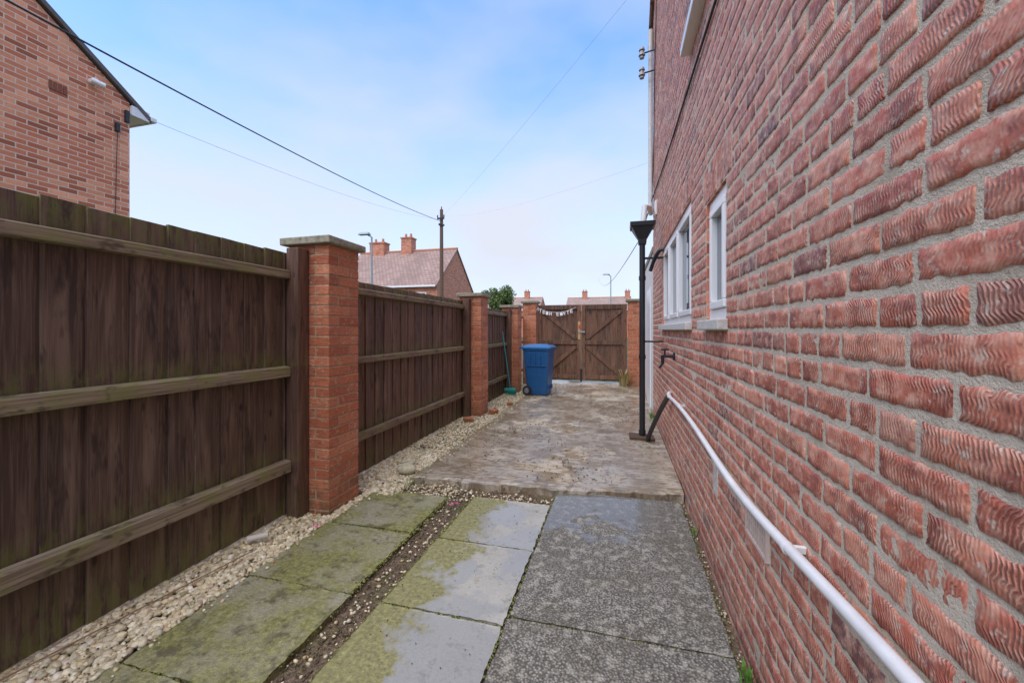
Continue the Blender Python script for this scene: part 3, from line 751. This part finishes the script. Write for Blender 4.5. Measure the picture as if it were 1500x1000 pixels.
brk((-2.12,5.55,.045),.5,(.07,.05,.033)); brk((-1.93,6.15,.05),1.2,(.06,.05,.04)); brk((-1.86,6.9,.05),.2,(.05,.04,.03))
b=B(); b.cyl((-2.25,2.03,.04),(-2.16,2.10,.05),.018); b.make('plastic_tube',plain('pale_plastic',(.6,.55,.46),.5))
tube('twig',[(-2.29,.9,.02),(-2.22,1.3,.025),(-2.19,1.6,.02),(-2.12,1.95,.03)],.0035,plain('twig_bark',(.28,.17,.09),.8),None,2)
def petals(loc,n,r,mat,name):
    b=B()
    for i in range(n):
        x=loc[0]+random.uniform(-r,r);y=loc[1]+random.uniform(-r,r);s=random.uniform(.006,.013);a=random.uniform(0,3)
        T=Matrix.Translation((x,y,loc[2]))@Matrix.Rotation(a,4,'Z')@Matrix.Rotation(random.uniform(-.4,.4),4,'X')
        b.poly([T@Vector(q) for q in ((-s,-s*.6,0),(s,-s*.5,.002),(s*.8,s*.6,.004),(-s*.7,s*.5,0))])
    b.make(name,mat)
petals((-2.0,2.33,.025),4,.03,PINK,'plastic_scraps'); petals((-1.24,2.93,.0),5,.04,PINK,'fallen_petals')
petals((-2.12,2.42,.03),3,.03,plain('red_scrap',(.6,.05,.03),.5),'plastic_scraps')

# ---------------------------------------------------------------- neighbour house (left)
nh=empty('brick_house'); nx=-8.17; ny0,ny1=-3.2,5.08; ze=5.25; zr=ze+(ny1-(ny0+ny1)/2)*.74; ym=(ny0+ny1)/2
b=B()
b.poly([(nx,ny0,-.05),(nx,ny1,-.05),(nx,ny1,ze),(nx,ym,zr),(nx,ny0,ze)])
b.poly([(nx-9,ny1,-.05),(nx-9,ny1,ze),(nx,ny1,ze),(nx,ny1,-.05)])
b.poly([(nx-9,ny0,-.05),(nx,ny0,-.05),(nx,ny0,ze),(nx-9,ny0,ze)])
b.poly([(nx-9,ny1,-.05),(nx-9,ny0,-.05),(nx-9,ny0,ze),(nx-9,ym,zr),(nx-9,ny1,ze)])
b.make('walls',HB,nh)
gable_roof_x('roof',nx-9,nx,ny0,ny1,ze+.03,.74,.3,plain('slate_dark',(.15,.13,.115),.8,0,10,.4,.3),nh,.06,.08)
b=B()
b.box(nx-9,nx+.05,ny1+.005,ny1+.28,ze-.2,ze-.03); b.make('soffit',UPVC,nh,.006)
b=B(); b.box(nx-9,nx+.07,ny1+.285,ny1+.39,ze-.17,ze-.08); b.make('gutter',UPVC,nh,.02)
b=B(); b.cyl((nx+.002,4.55,5.31),(nx+.12,4.55,5.31),.045,.045).cyl((nx+.09,4.50,5.30),(nx+.13,4.66,5.28),.04,.045); b.make('security_camera',UPVC,nh,.006)
b=B()
for i in range(4):
    b.box(nx+.001,nx+.012,4.05+i*.055,4.09+i*.055,4.93,5.06)
b.make('air_brick',plain('vent_dark',(.28,.09,.045),.8),nh)
b=B(); b.box(nx+.001,nx+.05,4.86,4.92,4.68,4.82).box(nx+.001,nx+.04,5.0,5.06,4.9,5.1); b.make('cable_box',BLK,nh,.004)
tube('service_cable',[(nx+.03,4.89,4.7),(nx+.012,4.88,4.2),(nx+.012,4.86,2.6)],.005,CBL,nh)

# ---------------------------------------------------------------- distant houses
def dist_house(x0,x1,y0,y1,ze,sl,chim,wm,rm,win=True,name='brick_house'):
    e=empty(name); ym=(y0+y1)/2; zr=ze+(y1-ym)*sl; b=B()
    b.poly([(x1,y0,-.05),(x1,y1,-.05),(x1,y1,ze),(x1,ym,zr),(x1,y0,ze)])
    b.poly([(x0,y1,-.05),(x0,y0,-.05),(x0,y0,ze),(x0,ym,zr),(x0,y1,ze)])
    b.poly([(x0,y0,-.05),(x1,y0,-.05),(x1,y0,ze),(x0,y0,ze)])
    b.poly([(x1,y1,-.05),(x0,y1,-.05),(x0,y1,ze),(x1,y1,ze)])
    b.make('walls',wm,e); gable_roof_x('roof',x0,x1,y0,y1,ze+.02,sl,.3,rm,e,.1,.1)
    B().cyl((x0-.1,ym,zr+.13),(x1+.1,ym,zr+.13),.11,None,8).make('ridge_tiles',TERR if wm is HB2 else BLK,e)
    B().box(x0,x1,y0-.33,y0-.2,ze-.25,ze-.12).make('gutter',UPVC,e)
    b=B(); p=B()
    for cx,cy,w,h in chim:
        b.box(cx-w,cx+w,cy-.45,cy+.45,zr-.6,zr+h); b.box(cx-w-.06,cx+w+.06,cy-.51,cy+.51,zr+h+.003,zr+h+.12)
        for q in (-.5,.5): p.cyl((cx+w*q,cy,zr+h+.12),(cx+w*q,cy,zr+h+.5),.13,.10,10)
    b.make('chimney',wm,e); p.make('chimney_pots',TERR,e)
    if win:
        f=B(); g_=B(); n=max(2,int((x1-x0)/3))
        for i in range(n):
            cx=x0+(i+.5)*(x1-x0)/n
            for z in (1.0,3.2):
                f.box(cx-.7,cx+.7,y0-.05,y0+.0-.001,z,z+1.15); g_.box(cx-.62,cx-.03,y0-.06,y0-.052,z+.08,z+1.07).box(cx+.03,cx+.62,y0-.06,y0-.052,z+.08,z+1.07)
        f.make('window_frames',UPVC,e); g_.make('window_panes',GLS,e)
    return e
dist_house(-23.5,-13.9,29.4,37.4,5.0,.85,[(-21.6,33.4,.75,.9),(-18.6,33.4,.5,1.2)],HB2,ROOF1)
dist_house(-26,-15,77,85,5.3,.62,[(-18.2,81,.5,1.3)],HB2,ROOF2)
dist_house(-10.2,2.2,80,88,5.3,.62,[(-6.8,84,.5,1.3),(1.6,84,.5,1.2)],HB2,ROOF2)
dist_house(8,20,80,88,5.3,.62,[(12,84,.5,1.3)],HB2,ROOF2)
dist_house(-48,-34,72,80,5.3,.62,[(-40,76,.5,1.3)],HB2,ROOF2)
dist_house(-62,-44,34,42,5.0,.8,[(-50,38,.5,1.2)],HB2,ROOF1)

def tree(loc,H,R,n=9000,leaf=.2):
    e=empty('tree'); e.location=loc; b=B()
    b.cyl((0,0,0),(0,.1,H*.35),.28,.2); tips=[]
    for i in range(9):
        a=i*2.4; r=R*random.uniform(.4,.75); z=H*random.uniform(.5,.85)
        b.cyl((0,.1,H*.33),(math.cos(a)*r*.5,math.sin(a)*r*.5,(H*.33+z)/2+.3),.14,.08,8); b.cyl((math.cos(a)*r*.5,math.sin(a)*r*.5,(H*.33+z)/2+.3),(math.cos(a)*r,math.sin(a)*r,z),.08,.03,6)
    b.make('trunk_and_limbs',plain('bark',(.08,.06,.04),.9),e)
    cl=[]; 
    for i in range(34):
        a=random.uniform(0,6.28); u=random.uniform(-1,1); rr=R*random.uniform(.35,.85)
        cl.append((math.cos(a)*rr*math.sqrt(1-u*u),math.sin(a)*rr*math.sqrt(1-u*u),H*.66+u*rr*.8*H*.34/R,random.uniform(.5,1.0)*R*.34))
    cl=np.array(cl); k=rng.integers(0,len(cl),n); C=cl[k]
    d=rng.normal(size=(n,3)); d/=np.linalg.norm(d,axis=1)[:,None]; P=C[:,:3]+d*(C[:,3:4]*rng.uniform(.5,1.1,(n,1)))
    u=rng.normal(size=(n,3)); u/=np.linalg.norm(u,axis=1)[:,None]; v=np.cross(u,rng.normal(size=(n,3))); v/=np.linalg.norm(v,axis=1)[:,None]
    s=leaf*rng.uniform(.5,1,(n,1)); V=np.stack([P-u*s,P-v*s*.5,P+u*s,P+v*s*.5],1).reshape(-1,3)
    a=M('foliage'); r=a.isl(); c=a.ramp(r,[(0,(.04,.07,.016)),(.5,(.10,.15,.035)),(1,(.18,.23,.05))])
    fastmesh('leaves',V,np.arange(4*n).reshape(n,4),a.fin(c,.7),e)
tree((-17.2,57.5,-.05),8.6,2.9)
tree((-30,60,-.05),7.6,2.6,6000)

# ---------------------------------------------------------------- pole, lamps, wires
up=empty('utility_pole'); px,py=-10.15,22.1
b=B(); b.cyl((px,py,-.1),(px,py,8.45),.14,.095,14); b.make('pole',POLEW,up)
b=B(); b.box(px-.22,px+.22,py-.13,py-.07,7.85,7.95).box(px-.12,px+.12,py-.16,py+.16,7.5,7.6).cyl((px,py,8.45),(px,py,8.62),.03)
for q in (-.2,.2): b.cyl((px+q,py-.1,7.95),(px+q,py-.1,8.1),.035)
b.make('fittings',BLK,up)
ow=empty('overhead_cable')
top=(px,py,7.75)
dv=Vector((-6.8,3.4,5.4))-Vector(top)
wire('service_span',top,tuple(Vector(top)+dv*1.35),.35,.013,CBL,ow)
wire('neighbour_span',(px,py,7.85),(-8.1,5.3,5.1),.3,.0035,CBLG,ow)
wire('house_span',(px,py,8.0),(.45,6.7,6.95),.15,.0025,CBLG,ow)
wire('wall_span',(px,py,8.1),(.45,6.5,3.9),.3,.0012,CBLG,ow)
wire('far_span',(.45,6.6,3.0),(-2.2,45,7.0),.9,.009,CBLG,ow)
def lamp(x,y,H,dirx):
    e=empty('street_lamp'); b=B(); b.cyl((x,y,-.05),(x,y,1.4),.09,.09).cyl((x,y,1.4),(x,y,H),.055,.04); b.cyl((x,y,H),(x+dirx*.45,y-.1,H+.12),.03)
    b.make('column',GREYP,e)
    c=Vector((x+dirx*.62,y-.12,H+.14)); b=B()
    b.hexa([(c.x-.3,c.y-.13,c.z-.05),(c.x+.3,c.y-.13,c.z-.05),(c.x+.3,c.y+.13,c.z-.05),(c.x-.3,c.y+.13,c.z-.05),(c.x-.22,c.y-.08,c.z+.07),(c.x+.22,c.y-.08,c.z+.07),(c.x+.22,c.y+.08,c.z+.07),(c.x-.22,c.y+.08,c.z+.07)])
    b.make('lantern',GREYP,e,.02)
lamp(-11.35,16.9,5.75,-1*.5); lamp(-.7,36,6.0,-.6)

# ---------------------------------------------------------------- light
sd=Vector((-.16,-.5,1.0)).normalized(); el=math.asin(sd.z)
L=bpy.data.lights.new('sun','SUN'); L.energy=3.5; L.angle=math.radians(70); L.color=(1,.91,.79)
lo=link(bpy.data.objects.new('sun',L)); lo.rotation_euler=sd.to_track_quat('Z','Y').to_euler()
w=bpy.data.worlds.new('World'); S.world=w; w.use_nodes=True; nt=w.node_tree; bg=nt.nodes['Background']
def wn(t,**k):
    x=nt.nodes.new(t)
    for a,v in k.items(): setattr(x,a,v)
    return x
def wm(op,a,b,cl=False):
    x=wn('ShaderNodeMath',operation=op); x.use_clamp=cl
    for i,v in enumerate((a,b)):
        if hasattr(v,'links'): nt.links.new(v,x.inputs[i])
        else: x.inputs[i].default_value=v
    return x.outputs[0]
sky=wn('ShaderNodeTexSky'); sky.sky_type='NISHITA'; sky.sun_disc=False; sky.sun_elevation=el; sky.sun_rotation=math.atan2(sd.x,sd.y)%(2*math.pi)
sky.air_density=1.0; sky.dust_density=.4; sky.ozone_density=2.0
tc=wn('ShaderNodeTexCoord'); sp=wn('ShaderNodeSeparateXYZ'); nt.links.new(tc.outputs['Generated'],sp.inputs[0])
mp=wn('ShaderNodeMapping'); mp.inputs['Scale'].default_value=(1,1,2.2); nt.links.new(tc.outputs['Generated'],mp.inputs[0])
nz=wn('ShaderNodeTexNoise'); nz.inputs['Scale'].default_value=1.9; nz.inputs['Detail'].default_value=4; nz.inputs['Roughness'].default_value=.5; nt.links.new(mp.outputs[0],nz.inputs['Vector'])
mr=wn('ShaderNodeMapRange'); nt.links.new(sp.outputs[2],mr.inputs[0]); mr.inputs[1].default_value=0.02; mr.inputs[2].default_value=.62; mr.inputs[3].default_value=1.0; mr.inputs[4].default_value=.14
m2=wn('ShaderNodeMapRange'); nt.links.new(nz.outputs[0],m2.inputs[0]); m2.inputs[1].default_value=.35; m2.inputs[2].default_value=.7; m2.inputs[3].default_value=-.25; m2.inputs[4].default_value=.42
wt=wm('MULTIPLY',sp.outputs[2],3.0,True)
fac=wm('ADD',mr.outputs[0],wm('MULTIPLY',m2.outputs[0],wt),True)
mx=wn('ShaderNodeMix',data_type='RGBA'); nt.links.new(fac,mx.inputs[0])
gm_=wn('ShaderNodeMix',data_type='RGBA',blend_type='MULTIPLY'); gm_.inputs[0].default_value=1; nt.links.new(sky.outputs[0],gm_.inputs[6]); gm_.inputs[7].default_value=(1.8,2.2,2.7,1)
nt.links.new(gm_.outputs[2],mx.inputs[6]); mx.inputs[7].default_value=(5.25,5.5,6.3,1)
nt.links.new(mx.outputs[2],bg.inputs[0]); bg.inputs[1].default_value=.15

cd=bpy.data.cameras.new('camera'); cd.sensor_width=36; cd.lens=594/1500*36; cd.shift_y=-.0113; cd.clip_start=.02; cd.clip_end=2000
co=link(bpy.data.objects.new('camera',cd)); co.location=(0,0,1.35); co.rotation_euler=(math.radians(90),0,math.atan2(157,594))
S.camera=co
